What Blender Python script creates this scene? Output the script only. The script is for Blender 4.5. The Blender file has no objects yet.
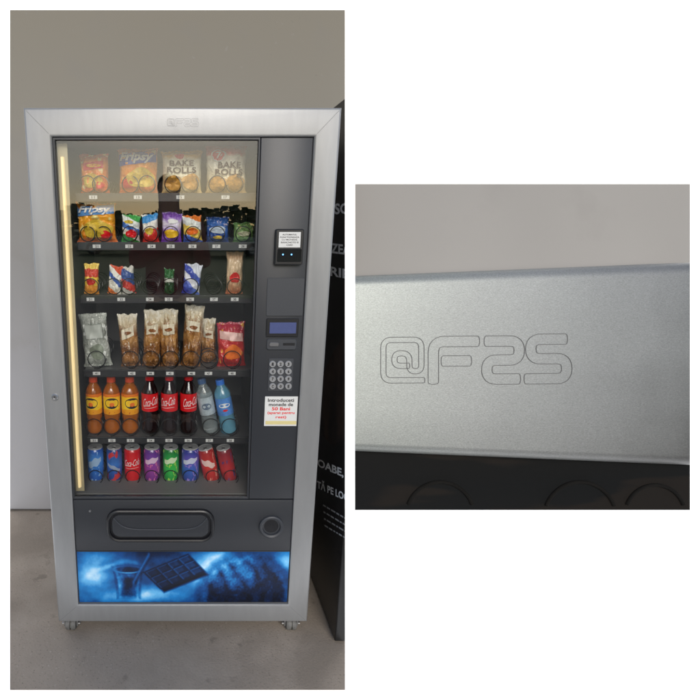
import bpy, bmesh, math, random
from mathutils import Vector, Matrix, noise
random.seed(7)
S = bpy.context.scene; COL = S.collection
R = math.radians
# ------------------------------------------------------------------ camera
FPX, PX, PY = 510.0, 184.0, 350.0
TH = R(13.64); D = 1.542
C = Vector((0, -D, 1.432))
FW = Vector((0, math.cos(TH), -math.sin(TH))); UP = Vector((0, math.sin(TH), math.cos(TH))); RT = Vector((1, 0, 0))
def ray(px, py): return FW + RT*((px-PX)/FPX) + UP*((PY-py)/FPX)
def at(px, py, Y=0.0):
    d = ray(px, py); return C + d*((Y-C.y)/d.y)
def atx(px, py, X):
    d = ray(px, py); return C + d*((X-C.x)/d.x)
def cam(px, py, z): return C + ray(px, py)*z
cd = bpy.data.cameras.new('camera'); co = bpy.data.objects.new('camera', cd); COL.objects.link(co)
cd.sensor_width = 36; cd.lens = FPX/700*36; cd.shift_x = (350-PX)/700; cd.clip_end = 1000; cd.clip_start = .02
co.location = C; co.rotation_euler = (R(90)-TH, 0, 0)
S.camera = co
S.view_settings.view_transform = 'Standard'; S.view_settings.look = 'None'; S.view_settings.exposure = 0
# ------------------------------------------------------------------ light
SUN_EL = 28
w = bpy.data.worlds.new('World'); S.world = w; w.use_nodes = True
nt = w.node_tree; bg = nt.nodes['Background']
sk = nt.nodes.new('ShaderNodeTexSky'); sk.sky_type = 'NISHITA'; sk.sun_disc = False
sk.sun_elevation = R(SUN_EL); sk.sun_rotation = R(180); sk.dust_density = 1.1; sk.air_density = 1.0
nt.links.new(sk.outputs[0], bg.inputs[0]); bg.inputs[1].default_value = .15
sd = bpy.data.lights.new('sun', 'SUN'); sd.energy = 2.15; sd.angle = R(28); sd.color = (1, .955, .89)
so = bpy.data.objects.new('sun', sd); COL.objects.link(so); so.rotation_euler = (R(90-SUN_EL), 0, R(6)); so.location = (0, -6, 8)
# ------------------------------------------------------------------ materials
def H(h, k=1.0):
    h = h.lstrip('#'); o = []
    for i in (0, 2, 4):
        c = int(h[i:i+2], 16)/255
        o.append(k*(c/12.92 if c <= .04045 else ((c+.055)/1.055)**2.4))
    return (o[0], o[1], o[2], 1)
def sc(c, k): return (min(1, c[0]*k), min(1, c[1]*k), min(1, c[2]*k), 1)
def M(name, col, rough=.5, metal=0., var=.12, scale=25., bump=0., bscale=None, stretch=None, emit=0., trans=0., spec=.5, coat=0., detail=4):
    if isinstance(col, str): col = H(col)
    m = bpy.data.materials.new(name); m.use_nodes = True; t = m.node_tree; b = t.nodes['Principled BSDF']
    tc = t.nodes.new('ShaderNodeTexCoord'); mp = t.nodes.new('ShaderNodeMapping'); n = t.nodes.new('ShaderNodeTexNoise'); mx = t.nodes.new('ShaderNodeMix'); mx.data_type = 'RGBA'
    t.links.new(tc.outputs['Object'], mp.inputs[0])
    if stretch: mp.inputs['Scale'].default_value = stretch
    t.links.new(mp.outputs[0], n.inputs['Vector']); n.inputs['Scale'].default_value = scale; n.inputs['Detail'].default_value = detail
    mx.inputs[6].default_value = sc(col, 1-var); mx.inputs[7].default_value = sc(col, 1+var)
    t.links.new(n.outputs[0], mx.inputs[0]); t.links.new(mx.outputs[2], b.inputs['Base Color'])
    b.inputs['Roughness'].default_value = rough; b.inputs['Metallic'].default_value = metal
    b.inputs['Specular IOR Level'].default_value = spec; b.inputs['Coat Weight'].default_value = coat
    b.inputs['Transmission Weight'].default_value = trans
    if emit:
        t.links.new(mx.outputs[2], b.inputs['Emission Color']); b.inputs['Emission Strength'].default_value = emit
    if bump:
        n2 = t.nodes.new('ShaderNodeTexNoise'); n2.inputs['Scale'].default_value = bscale or scale; n2.inputs['Detail'].default_value = 6
        t.links.new(mp.outputs[0], n2.inputs['Vector'])
        bp = t.nodes.new('ShaderNodeBump'); bp.inputs['Strength'].default_value = bump; bp.inputs['Distance'].default_value = .01
        t.links.new(n2.outputs[0], bp.inputs['Height']); t.links.new(bp.outputs[0], b.inputs['Normal'])
    return m
def speckle(m, col, scale, thresh, amt=1., wid=.06):
    t = m.node_tree; b = t.nodes['Principled BSDF']; src = b.inputs['Base Color'].links[0].from_socket
    tc = t.nodes.new('ShaderNodeTexCoord'); n = t.nodes.new('ShaderNodeTexNoise'); n.inputs['Scale'].default_value = scale; n.inputs['Detail'].default_value = 5
    t.links.new(tc.outputs['Object'], n.inputs['Vector']); r = t.nodes.new('ShaderNodeMapRange'); r.inputs[1].default_value = thresh; r.inputs[2].default_value = thresh+wid; r.inputs[4].default_value = amt
    t.links.new(n.outputs[0], r.inputs[0]); mx = t.nodes.new('ShaderNodeMix'); mx.data_type = 'RGBA'; t.links.new(r.outputs[0], mx.inputs[0]); t.links.new(src, mx.inputs[6]); mx.inputs[7].default_value = col
    t.links.new(mx.outputs[2], b.inputs['Base Color']); return m
def BAG(name, stops, wob=.12, scale=4., rough=.28, interp='LINEAR', spots=None, axis=2, coat=.3, tilt=0., crinkle=.0, spec=.5):
    m = bpy.data.materials.new(name); m.use_nodes = True; t = m.node_tree; b = t.nodes['Principled BSDF']
    tc = t.nodes.new('ShaderNodeTexCoord'); sp = t.nodes.new('ShaderNodeSeparateXYZ'); n = t.nodes.new('ShaderNodeTexNoise')
    t.links.new(tc.outputs['Generated'], sp.inputs[0]); t.links.new(tc.outputs['Generated'], n.inputs['Vector'])
    n.inputs['Scale'].default_value = scale; n.inputs['Detail'].default_value = 3
    s = t.nodes.new('ShaderNodeMath'); s.operation = 'MULTIPLY_ADD'; s.inputs[1].default_value = wob*2
    t.links.new(n.outputs[0], s.inputs[0]); t.links.new(sp.outputs[axis], s.inputs[2])
    s2 = t.nodes.new('ShaderNodeMath'); s2.operation = 'SUBTRACT'; s2.inputs[1].default_value = wob
    t.links.new(s.outputs[0], s2.inputs[0])
    s3 = t.nodes.new('ShaderNodeMath'); s3.operation = 'MULTIPLY_ADD'; s3.inputs[1].default_value = tilt
    t.links.new(sp.outputs[0], s3.inputs[0]); t.links.new(s2.outputs[0], s3.inputs[2])
    r = t.nodes.new('ShaderNodeValToRGB'); cr = r.color_ramp; cr.interpolation = interp
    cr.elements[0].position = stops[0][0]; cr.elements[0].color = H(stops[0][1]); cr.elements[1].position = stops[-1][0]; cr.elements[1].color = H(stops[-1][1])
    for p, c in stops[1:-1]:
        e = cr.elements.new(p); e.color = H(c)
    t.links.new(s3.outputs[0], r.inputs[0]); out = r.outputs[0]
    if spots:
        n2 = t.nodes.new('ShaderNodeTexNoise'); n2.inputs['Scale'].default_value = spots[2]; n2.inputs['Detail'].default_value = 2
        t.links.new(tc.outputs['Generated'], n2.inputs['Vector'])
        gt = t.nodes.new('ShaderNodeMapRange'); gt.inputs[1].default_value = spots[1]; gt.inputs[2].default_value = spots[1]+.05
        t.links.new(n2.outputs[0], gt.inputs[0])
        mx = t.nodes.new('ShaderNodeMix'); mx.data_type = 'RGBA'; t.links.new(gt.outputs[0], mx.inputs[0]); t.links.new(out, mx.inputs[6]); mx.inputs[7].default_value = H(spots[0])
        out = mx.outputs[2]
    t.links.new(out, b.inputs['Base Color']); b.inputs['Roughness'].default_value = rough; b.inputs['Coat Weight'].default_value = coat; b.inputs['Specular IOR Level'].default_value = spec
    if crinkle:
        n3 = t.nodes.new('ShaderNodeTexNoise'); n3.inputs['Scale'].default_value = 75; n3.inputs['Detail'].default_value = 2; n3.inputs['Distortion'].default_value = 1.5
        t.links.new(tc.outputs['Object'], n3.inputs['Vector']); bp = t.nodes.new('ShaderNodeBump'); bp.inputs['Strength'].default_value = crinkle; bp.inputs['Distance'].default_value = .012
        t.links.new(n3.outputs[0], bp.inputs['Height']); t.links.new(bp.outputs[0], b.inputs['Normal']); t.links.new(bp.outputs[0], b.inputs['Coat Normal'])
    return m
def glassmat(name, tint=(.97, .98, .98, 1), ior=1.58, rough=0.0):
    m = bpy.data.materials.new(name); m.use_nodes = True; t = m.node_tree; t.nodes.remove(t.nodes['Principled BSDF'])
    o = t.nodes['Material Output']; tr = t.nodes.new('ShaderNodeBsdfTransparent'); gl = t.nodes.new('ShaderNodeBsdfGlossy'); fr = t.nodes.new('ShaderNodeFresnel'); mx = t.nodes.new('ShaderNodeMixShader')
    tr.inputs[0].default_value = tint; gl.inputs['Roughness'].default_value = rough; fr.inputs[0].default_value = ior
    t.links.new(fr.outputs[0], mx.inputs[0]); t.links.new(tr.outputs[0], mx.inputs[1]); t.links.new(gl.outputs[0], mx.inputs[2]); t.links.new(mx.outputs[0], o.inputs[0])
    return m
SILVER = M('silver paint', (.275, .278, .282, 1), .42, .45, .09, 60, .05, 900, (1, 1, .2))
CHAR = M('charcoal plastic', (.023, .025, .030, 1), .42, 0, .1, 300, .06, 700)
CHAR2 = M('charcoal panel', (.035, .038, .045, 1), .5, 0, .1, 300)
BLACK = M('black plastic', (.010, .010, .012, 1), .35)
RAILM = M('dark rail', (.015, .015, .017, 1), .4)
LINER = M('grey liner', (.19, .19, .185, 1), .6, 0, .1, 8)
TRAY = M('grey tray', (.14, .14, .14, 1), .45, .2)
WIRE = M('coil wire', (.008, .008, .009, 1), .35, .2)
WHITE = M('white paper', (.60, .60, .59, 1), .6, 0, .04)
INK = M('dark ink', (.015, .015, .018, 1), .6)
RED = M('red print', '#d8141c', .4)
WPRINT = M('white print', (.8, .8, .8, 1), .5, 0, .03)
YEL = M('yellow print', '#f6c01c', .45)
BLUEP = M('blue print', '#2048b0', .4)
STEEL = M('steel', (.45, .45, .46, 1), .3, .9)
LIDM = M('can lid', (.62, .62, .63, 1), .35, .35)
# ------------------------------------------------------------------ mesh helpers
ORG = {}
def bmn(): return bmesh.new()
def obj(name, bm, m, parent=None, org=None, smooth=False, local=False, normals=True, ang=35):
    off = ORG[parent.name] if parent else (org or Vector((0, 0, 0)))
    if not local: bmesh.ops.translate(bm, verts=bm.verts, vec=-Vector(off))
    if normals: bmesh.ops.recalc_face_normals(bm, faces=bm.faces)
    me = bpy.data.meshes.new(name); bm.to_mesh(me); bm.free(); me.materials.append(m)
    if smooth:
        for p in me.polygons: p.use_smooth = True
        me.set_sharp_from_angle(angle=R(ang))
    o = bpy.data.objects.new(name, me); COL.objects.link(o)
    if parent: o.parent = parent
    else: o.location = off
    ORG[o.name] = Vector(off); return o
def tag(o, label, cat, group=None, kind=None):
    if label: o['label'] = label
    if cat: o['category'] = cat
    if group: o['group'] = group
    if kind: o['kind'] = kind
    return o
def thing(name, label, cat, loc, group=None):
    o = bpy.data.objects.new(name, None); COL.objects.link(o); o.location = loc; o.empty_display_size = .05
    ORG[o.name] = Vector(loc); return tag(o, label, cat, group)
def box(bm, x0, x1, y0, y1, z0, z1, bev=0, seg=2):
    vs = bmesh.ops.create_cube(bm, size=1)['verts']
    for v in vs: v.co = Vector((x0 if v.co.x < 0 else x1, y0 if v.co.y < 0 else y1, z0 if v.co.z < 0 else z1))
    if bev:
        bmesh.ops.bevel(bm, geom=list({e for v in vs for e in v.link_edges}), offset=bev, segments=seg, affect='EDGES', profile=.5)
    return bm
def hull8(bm, a, b):
    A = [bm.verts.new(p) for p in a]; B = [bm.verts.new(p) for p in b]
    bm.faces.new(A); bm.faces.new(B[::-1])
    for i in range(4):
        j = (i+1) % 4; bm.faces.new((A[i], B[i], B[j], A[j]))
    return bm
def prism(bm, pts, y0, y1):
    A = [bm.verts.new((x, y0, z)) for x, z in pts]; B = [bm.verts.new((x, y1, z)) for x, z in pts]; n = len(pts)
    bm.faces.new(A); bm.faces.new(B[::-1])
    for i in range(n):
        j = (i+1) % n; bm.faces.new((A[i], B[i], B[j], A[j]))
    return bm
def rrect(x0, z0, x1, z1, r, n=6):
    o = []
    for cx, cz, a in ((x1-r, z0+r, -90), (x1-r, z1-r, 0), (x0+r, z1-r, 90), (x0+r, z0+r, 180)):
        for i in range(n+1):
            t = R(a+90*i/n); o.append((cx+r*math.cos(t), cz+r*math.sin(t)))
    return o
def ringstack(bm, loops, capfirst=False, caplast=False):
    L = [[bm.verts.new(p) for p in lp] for lp in loops]; n = len(L[0])
    for a, b in zip(L, L[1:]):
        for i in range(n):
            j = (i+1) % n; bm.faces.new((a[i], a[j], b[j], b[i]))
    if capfirst: bm.faces.new(L[0][::-1])
    if caplast: bm.faces.new(L[-1])
    return bm
def tube(bm, pts, r, n=6, closed=False):
    pts = [Vector(p) for p in pts]; N = len(pts); rings = []
    for i, p in enumerate(pts):
        a = pts[(i-1) % N] if (closed or i) else p; b = pts[(i+1) % N] if (closed or i < N-1) else p
        t = (b-a).normalized(); u = t.cross(Vector((.13, .95, .28)))
        if u.length < .05: u = t.cross(Vector((1, 0, 0)))
        u.normalize(); v = t.cross(u)
        rings.append([bm.verts.new(p+u*(r*math.cos(2*math.pi*k/n))+v*(r*math.sin(2*math.pi*k/n))) for k in range(n)])
    for i in range(N if closed else N-1):
        a = rings[i]; b = rings[(i+1) % N]
        for k in range(n):
            q = (k+1) % n; bm.faces.new((a[k], a[q], b[q], b[k]))
    return bm
def lathe(bm, prof, n=28, cx=0, cy=0, capb=True, capt=True):
    L = [[(cx+r*math.cos(2*math.pi*k/n), cy+r*math.sin(2*math.pi*k/n), z) for k in range(n)] for r, z in prof]
    return ringstack(bm, L, capb, capt)
def lathe_y(bm, prof, cx, cz, n=28, capf=True, capl=True):
    L = [[(cx+r*math.cos(2*math.pi*k/n), y, cz+r*math.sin(2*math.pi*k/n)) for k in range(n)] for r, y in prof]
    return ringstack(bm, L, capf, capl)
TXT = {}
def text_geo(body, bold=0., shear=0.):
    key = (body, bold, shear)
    if key in TXT: return TXT[key]
    cu = bpy.data.curves.new('t', 'FONT'); cu.body = body; cu.size = 1; cu.offset = bold; cu.shear = shear; cu.resolution_u = 3
    o = bpy.data.objects.new('t', cu); COL.objects.link(o)
    dg = bpy.context.evaluated_depsgraph_get(); dg.update()
    me = bpy.data.meshes.new_from_object(o.evaluated_get(dg))
    vs = [(v.co.x, v.co.y) for v in me.vertices]; fs = [tuple(p.vertices) for p in me.polygons]
    bpy.data.objects.remove(o); bpy.data.curves.remove(cu); bpy.data.meshes.remove(me)
    x0 = min(v[0] for v in vs); x1 = max(v[0] for v in vs); y0 = min(v[1] for v in vs); y1 = max(v[1] for v in vs)
    vs = [((x-x0)/(x1-x0)-.5, (y-y0)/(y1-y0)-.5) for x, y in vs]
    TXT[key] = (vs, fs); return TXT[key]
def text(bm, body, fn, bold=.01, shear=0.):
    vs, fs = text_geo(body, bold, shear); V = [bm.verts.new(fn(u, v)) for u, v in vs]
    for f in fs:
        try: bm.faces.new([V[i] for i in f])
        except ValueError: pass
    return bm
def flat(cx, cz, wd, ht, y): return lambda u, v: Vector((cx+u*wd, y, cz+v*ht))
def trim(bm, x0, y0, x1, y1, fill=True):
    mid = ray((x0+x1)/2, (y0+y1)/2)
    for a, b in (((x0, y0), (x0, y1)), ((x1, y0), (x1, y1)), ((x0, y0), (x1, y0)), ((x0, y1), (x1, y1))):
        n = ray(*a).cross(ray(*b)).normalized()
        if n.dot(mid) > 0: n = -n
        r = bmesh.ops.bisect_plane(bm, geom=bm.verts[:]+bm.edges[:]+bm.faces[:], dist=1e-6, plane_co=C, plane_no=n, clear_outer=True)
        if fill:
            e = [g for g in r['geom_cut'] if isinstance(g, bmesh.types.BMEdge)]
            if e: bmesh.ops.holes_fill(bm, edges=e)
    return bm
# ------------------------------------------------------------------ setting
WY = .83
G = M('grass', (.17, .22, .085, 1), .9, 0, .4, 6)
bm = bmn(); vs = [bm.verts.new(p) for p in ((-300, -300, -.05), (300, -300, -.05), (300, 300, -.05), (-300, 300, -.05))]; bm.faces.new(vs)
tag(obj('ground', bm, G), None, None, kind='structure')
bm = bmn(); vs = [bm.verts.new(p) for p in ((-12, -9, -.03), (12, -9, -.03), (12, -.46, -.03), (-12, -.46, -.03))]; bm.faces.new(vs)
tag(obj('pavement', bm, M('asphalt', (.14, .14, .14, 1), .9, 0, .25, 9)), None, None, kind='structure')
PAPER = M('glowing white paper', (.92, .92, .92, 1), .9, 0, .004, 3, emit=.75, spec=0)  # emission added: the sheet glows evenly so shadows on it wash out
prof = [(-.45, -.014), (1.3, -.014)]
for i in range(1, 13):
    a = R(90*i/12); prof.append((1.3+.6*math.sin(a), -.014+.6-.6*math.cos(a)))
prof.append((1.9, 4.2))
bm = bmn(); pr = None
for y, z in prof:
    a = bm.verts.new((-3.5, y, z)); b = bm.verts.new((6, y, z))
    if pr: bm.faces.new((pr[0], pr[1], b, a))
    pr = (a, b)
tag(obj('backdrop', bm, PAPER, smooth=True), None, None, kind='structure')
LR = (10, 10, 345, 690)
FLOORM = M('concrete floor', (.300, .254, .208, 1), .88, 0, .28, 4, .15, 120, detail=10)
speckle(FLOORM, (.16, .135, .108, 1), 130, .60, .65); speckle(FLOORM, (.42, .375, .32, 1), 105, .63, .6); speckle(FLOORM, (.20, .168, .135, 1), 3.2, .48, .65, .16); speckle(FLOORM, (.38, .335, .285, 1), 1.9, .55, .6, .16); speckle(FLOORM, (.14, .117, .096, 1), 14, .63, .55, .08)
bm = bmn(); box(bm, -3, 3, -1.2, WY, -.012, 0); trim(bm, *LR)
tag(obj('floor', bm, FLOORM), None, None, kind='structure')
WALLM = BAG('plaster with painted shade', [(0, '#87878a'), (.30, '#88888b'), (.56, '#828180'), (.80, '#7f7b73'), (1, '#7c776d')], wob=.10, scale=1.3, rough=.92, coat=0)  # shade painted into the plaster colour: darker and warmer towards the top
speckle(WALLM, (.19, .18, .168, 1), 6, .56, .30, .2); speckle(WALLM, (.14, .132, .12, 1), 80, .70, .35); speckle(WALLM, (.25, .242, .23, 1), 30, .66, .35)
bm = bmn(); box(bm, -3, 3, WY+.002, WY+.06, .0, 4); trim(bm, *LR)
tag(obj('wall', bm, WALLM), 'plain grey beige plaster wall rising behind the vending machine', 'wall', kind='structure')
bm = bmn(); box(bm, -3, 3, WY-.006, WY+.001, .0005, .009); trim(bm, *LR)
tag(obj('wall_base_joint', bm, M('dirty joint', (.07, .062, .055, 1), .9, 0, .5, 30)), None, None, kind='structure')
# ------------------------------------------------------------------ vending machine
xl, xr = at(23, 108).x, at(342, 108).x; zt, zb = at(184, 107.5).z, at(184, 622).z
il, ir = at(51.5, 137).x, at(314.5, 137).x; izt, izb = at(184, 136.5).z, at(184, 605).z
gr = at(261, 140).x; gz0 = at(184, 500.5).z; dz0 = at(184, 552.5).z
VM = thing('vending_machine', 'tall silver framed glass front vending machine stocked with snacks and drinks', 'vending machine', (0, .38, 0))
bm = bmn(); t_ = .012
for a in ((xl+.01, xl+.01+t_, .046, .78, zb+.01, zt-.012), (xr-.01-t_, xr-.01, .046, .78, zb+.01, zt-.012)): box(bm, *a)
X0, X1 = xl+.01+t_+.001, xr-.01-t_-.001
box(bm, X0, X1, .046, .78, zt-.024, zt-.012); box(bm, X0, X1, .046, .78, zb+.01, zb+.022); box(bm, X0, X1, .768, .779, zb+.024, zt-.026)
obj('cabinet', bm, M('cabinet steel', (.22, .22, .23, 1), .5, .3), VM)
def frame(bm, o, i, yf, yb, bv):
    ox0, oz0, ox1, oz1 = o; ix0, iz0, ix1, iz1 = i
    def lp(x0, z0, x1, z1, y): return [(x0, y, z0), (x1, y, z0), (x1, y, z1), (x0, y, z1)]
    L = [lp(ox0, oz0, ox1, oz1, yb)]
    for k in range(5):
        a = R(90*k/4); e = bv*(1-math.cos(a)); f = bv*(1-math.sin(a)); L.append(lp(ox0+e, oz0+e, ox1-e, oz1-e, yf+f))
    for k in range(5):
        a = R(90*k/4); e = bv*(1-math.sin(a)); f = bv*(1-math.cos(a)); L.append(lp(ix0-e, iz0-e, ix1+e, iz1+e, yf+f))
    L.append(lp(ix0, iz0, ix1, iz1, yb))
    ringstack(bm, L+[L[0]]); bmesh.ops.remove_doubles(bm, verts=bm.verts, dist=1e-6); return bm
bm = frame(bmn(), (xl, zb, xr, zt), (il, izb, ir, izt), 0, .045, .007); FRM = obj('door_frame', bm, SILVER, VM, smooth=True, ang=50)
SEAM = M('seam line', (.16, .16, .165, 1), .6)
for (a, b, c, d) in ((xl, zt, il, izt), (xr, zt, ir, izt), (xl, zb, il, izb), (xr, zb, ir, izb)):
    v = Vector((c-a, 0, d-b)); p = Vector((a, -.0004, b))+v*.1; q = Vector((a, -.0004, b))+v*.9
    n = Vector((-v.z, 0, v.x)).normalized()*.0005
    bm = bmn(); bm.faces.new([bm.verts.new(k) for k in (p+n, p-n, q-n, q+n)]); obj('mitre_joint', bm, SEAM, FRM)
pc = at(55, 397)
bm = lathe_y(bmn(), [(.011, .0), (.011, -.004), (.009, -.006), (.006, -.006), (.0055, -.003)], pc.x, pc.z); LK = obj('lock', bm, STEEL, VM, smooth=True)
bm = box(bmn(), pc.x-.001, pc.x+.001, -.0045, -.0032, pc.z-.004, pc.z+.004); obj('keyhole', bm, BLACK, LK)
# logo ---------------------------------------------------------------
def fillet(path, r, n=6):
    P = [Vector(p) for p in path]; o = [P[0]]
    for a, b, c in zip(P, P[1:], P[2:]):
        u = (a-b); v = (c-b); k = min(r, u.length*.5, v.length*.5); s = b+u.normalized()*k; e = b+v.normalized()*k
        for i in range(n+1):
            t = i/n; o.append(s*(1-t)**2+b*2*t*(1-t)+e*t*t)
    o.append(P[-1]); return o
def outline(path, wd, r):
    P = fillet(path, r); n = len(P); A = []; B = []
    for i in range(n):
        t = (P[min(i+1, n-1)]-P[max(i-1, 0)]).normalized(); m = Vector((-t.y, t.x))*(wd/2); A.append(P[i]+m); B.append(P[i]-m)
    def cap(p, t):
        return [p+t*(wd/2*.35*math.sin(math.pi*k/5))+Vector((-t.y, t.x))*(wd/2*math.cos(math.pi*k/5)) for k in range(1, 5)]
    te = (P[-1]-P[-2]).normalized(); ts = (P[0]-P[1]).normalized()
    return A+cap(P[-1], te)+B[::-1]+cap(P[0], ts)
LOGO = [outline(p, 10.5, 11) for p in (
    [(433.5, 383), (433.5, 342), (478, 342)],
    [(443, 361.5), (470, 361.5)],
    [(486, 342), (519.5, 342), (519.5, 361), (487, 361), (487, 380), (519, 380)],
    [(566, 340.5), (531, 340.5), (531, 360), (567, 360), (567, 380), (526, 380)])]
LOGO.append(outline([(409, 366), (394.5, 366), (394.5, 353.5), (409.5, 353.5), (409.5, 371.5), (421.5, 371.5), (421.5, 340), (383.5, 340), (383.5, 380.5), (424, 380.5)], 5.4, 8))
def ribbon(bm, loop, wd, fn):
    n = len(loop); A = []; B = []
    for i in range(n):
        t = loop[(i+1) % n]-loop[i-1]; t = t.normalized() if t.length > 1e-6 else Vector((1, 0)); m = Vector((-t.y, t.x))*(wd/2)
        A.append(bm.verts.new(fn(loop[i]+m))); B.append(bm.verts.new(fn(loop[i]-m)))
    for i in range(n):
        j = (i+1) % n; bm.faces.new((A[i], A[j], B[j], B[i]))
bm = bmn()
for lp in LOGO: ribbon(bm, lp, .8, lambda p: at(167+(p.x-380)*32/193, 118.5+(p.y-336)*8/49, -.0005))
obj('engraved_logo', bm, M('engraving small', (.13, .13, .135, 1), .5, .3), VM)
bm = bmn(); box(bm, il+.002, gr-.001, .016, .019, gz0+.002, izt-.002); obj('window_glass', bm, glassmat('window glass'), VM)
bm = frame(bmn(), (il+.0005, gz0, gr, izt-.0005), (il+.007, gz0+.008, gr-.006, izt-.008), .008, .015, .002); obj('window_frame', bm, CHAR, VM, smooth=True)
LX0, LX1, LZ0, LZ1, LY = il+.003, gr+.035, gz0+.0, izt-.003, .60
bm = bmn(); box(bm, LX0-.006, LX0, .05, LY, LZ0, LZ1); box(bm, LX1, LX1+.006, .05, LY, LZ0, LZ1)
box(bm, LX0-.006, LX1+.006, LY+.001, LY+.007, LZ0, LZ1); box(bm, LX0-.006, LX1+.006, .05, LY+.007, LZ1+.001, LZ1+.006); box(bm, LX0-.006, LX1+.006, .05, LY+.007, LZ0-.007, LZ0-.001)
obj('interior_liner', bm, LINER, VM)
# lit lamp strip: slim rounded diffuser on a pale reflector
bm = bmn(); cx_ = il+.019
L = [[(cx_+.0055*math.cos(R(180+180*k/10)), .040+.010*math.sin(R(180+180*k/10)), z) for k in range(11)] for z in (gz0+.03, izt-.05)]
ringstack(bm, L, True, True); LS = obj('light_strip', bm, M('warm lamp', (.86, .66, .34, 1), .5, 0, .10, 14, emit=.62), VM, smooth=True)
bm = bmn(); box(bm, il+.004, il+.034, .0415, .046, gz0+.012, izt-.012, .001); obj('strip_reflector', bm, M('cream reflector', (.40, .34, .21, 1), .5, 0, .2, 10), LS)
# ---- control column
bm = box(bmn(), gr+.001, ir-.001, .008, .046, gz0+.001, izt-.001, .003); CP = obj('control_panel', bm, CHAR, VM, smooth=True)
def rbox(px0, py0, px1, py1, y0, y1, m, name, par, r=.004, bev=.0012):
    a = at(px0, py1, y0); b = at(px1, py0, y0); xs = sorted((a.x, b.x)); bm = bmn()
    L = lambda i, y: [(x, y, z) for x, z in rrect(xs[0]+i, a.z+i, xs[1]-i, b.z-i, max(r-i, .0006), 5)]
    ringstack(bm, [L(0, y1), L(0, y0+bev), L(bev, y0)], False, True)
    return obj(name, bm, m, par, smooth=True)
CRD = rbox(274.5, 229, 304.5, 265, -.012, .0075, BLACK, 'card_reader', VM, .006, .003)
NOTE = rbox(278.5, 232, 301, 247.5, -.0128, -.0119, WHITE, 'notice', CRD, .001, .0003)
bm = bmn()
for i, s in enumerate(('AUTOMATUL', 'FUNCTIONEAZA', 'CU MONEDE,', 'BANCNOTE SI', 'CARD')):
    c = at(289.7, 234.6+i*2.6, -.0134); text(bm, s, flat(c.x, c.z, .0075*len(s)*.62, .0044, -.0134))
obj('notice_lettering', bm, INK, CRD)
rbox(277, 249, 302, 262, -.0135, -.0119, M('reader face', (.006, .006, .008, 1), .12), 'reader_window', CRD, .003, .0008)
LED = M('blue led', (.15, .45, 1, 1), .4, 0, .02, 5, emit=2.5)
for p in (283, 291.5):
    c = at(p, 254.5, -.014); obj('indicator_light', lathe_y(bmn(), [(.0022, -.0134), (.0022, -.0146), (.001, -.0152)], c.x, c.z, 12), LED, CRD)
rbox(266, 278, 305, 316, .0055, .0075, CHAR2, 'blank_plate', VM, .005, .001)
DSP = rbox(266, 318.5, 299, 337, .003, .0075, BLACK, 'display', VM, .003, .0015)
rbox(269.5, 322.5, 296.5, 333.5, .0022, .0031, M('lcd', '#454d74', .2, 0, .1, 80, emit=.12), 'screen', DSP, .001, .0003)
CO = rbox(266.5, 339, 297, 350, .002, .0075, CHAR2, 'coin_slot', VM, .008, .002)
rbox(269.5, 342.5, 279, 346.5, -.002, .0021, M('dull steel', (.2, .2, .21, 1), .4, .8), 'return_button', CO, .004, .001)
rbox(283, 343, 295, 345.6, .0014, .0019, BLACK, 'slot', CO, .0015, .0003)
KP = rbox(267.5, 358.5, 294, 391, .005, .0075, CHAR2, 'keypad', VM, .004, .001)
KR = M('key ring', (.45, .45, .46, 1), .3, .6); bmL = bmn(); keys = '123456789C0E'
for r_ in range(4):
    for c_ in range(3):
        c = at(272.6+c_*7.9, 364+r_*7.4, .003); bm = lathe_y(bmn(), [(.0104, .0049), (.0104, .001), (.0092, -.0005), (.0072, -.0005), (.0066, .0008)], c.x, c.z, 20)
        obj('key', bm, KR, KP, smooth=True)
        text(bmL, keys[r_*3+c_], flat(c.x, c.z, .0062, .0100, .0002), .05)
obj('key_legend', bmL, INK, KP)
ST = rbox(264, 396.5, 298, 426, .0068, .0076, WHITE, 'notice_sticker', VM, .001, .0002)
bm = bmn(); bmr = bmn()
for i, (s, wd) in enumerate((('Introduceti', 27), ('monede de', 25), ('50 Bani', 19), ('(aparat pentru', 28), ('rest)', 11))):
    c = at(281, 400.2+i*4.3, .0062); text(bmr if i >= 2 else bm, s, flat(c.x, c.z, wd*.0031, .0115, .0062), .02)
obj('sticker_lettering', bm, INK, ST); obj('red_lettering', bmr, RED, ST)
rbox(265.5, 421, 296.5, 424.5, .0060, .0069, M('yellow strip', '#c8bb84', .6), 'yellow_strip', ST, .0008, .0002)
# ---- delivery panel
bm = box(bmn(), il+.001, ir-.001, .006, .046, dz0+.001, gz0-.002, .004); DP = obj('delivery_panel', bm, CHAR, VM, smooth=True)
a = at(107, 542, 0); b = at(214.5, 509.5, 0); xs0, xs1 = a.x, at(214.5, 525, 0).x; z0, z1 = a.z, b.z
L = lambda i, y: [(x, y, z) for x, z in rrect(xs0+i, z0+i, xs1-i, z1-i, .045-i, 8)]
bm = ringstack(bmn(), [L(0, .0065), L(.002, -.004), L(.006, -.006), L(.011, -.004), L(.013, .0045)], False, True); FL = obj('delivery_hatch', bm, BLACK, VM, smooth=True)
L2 = lambda i, y: [(x, y, z) for x, z in rrect(xs0+.018+i, z0+.018+i, xs1-.018-i, z1-.020-i, .030-i, 8)]
bm = ringstack(bmn(), [L2(0, .0046), L2(.002, .000), L2(.008, -.001)], False, True); obj('flap', bm, CHAR, FL, smooth=True)
bm = bmn(); xm = (xs0+xs1)/2; hw = (xs1-xs0)/2
tube(bm, [(xm+hw*.86*s, -.002, z1-.030-.045*(1-abs(s)**6)) for s in [k/20-1 for k in range(41)]], .0022); obj('flap_lip', bm, CHAR2, FL, smooth=True)
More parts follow.
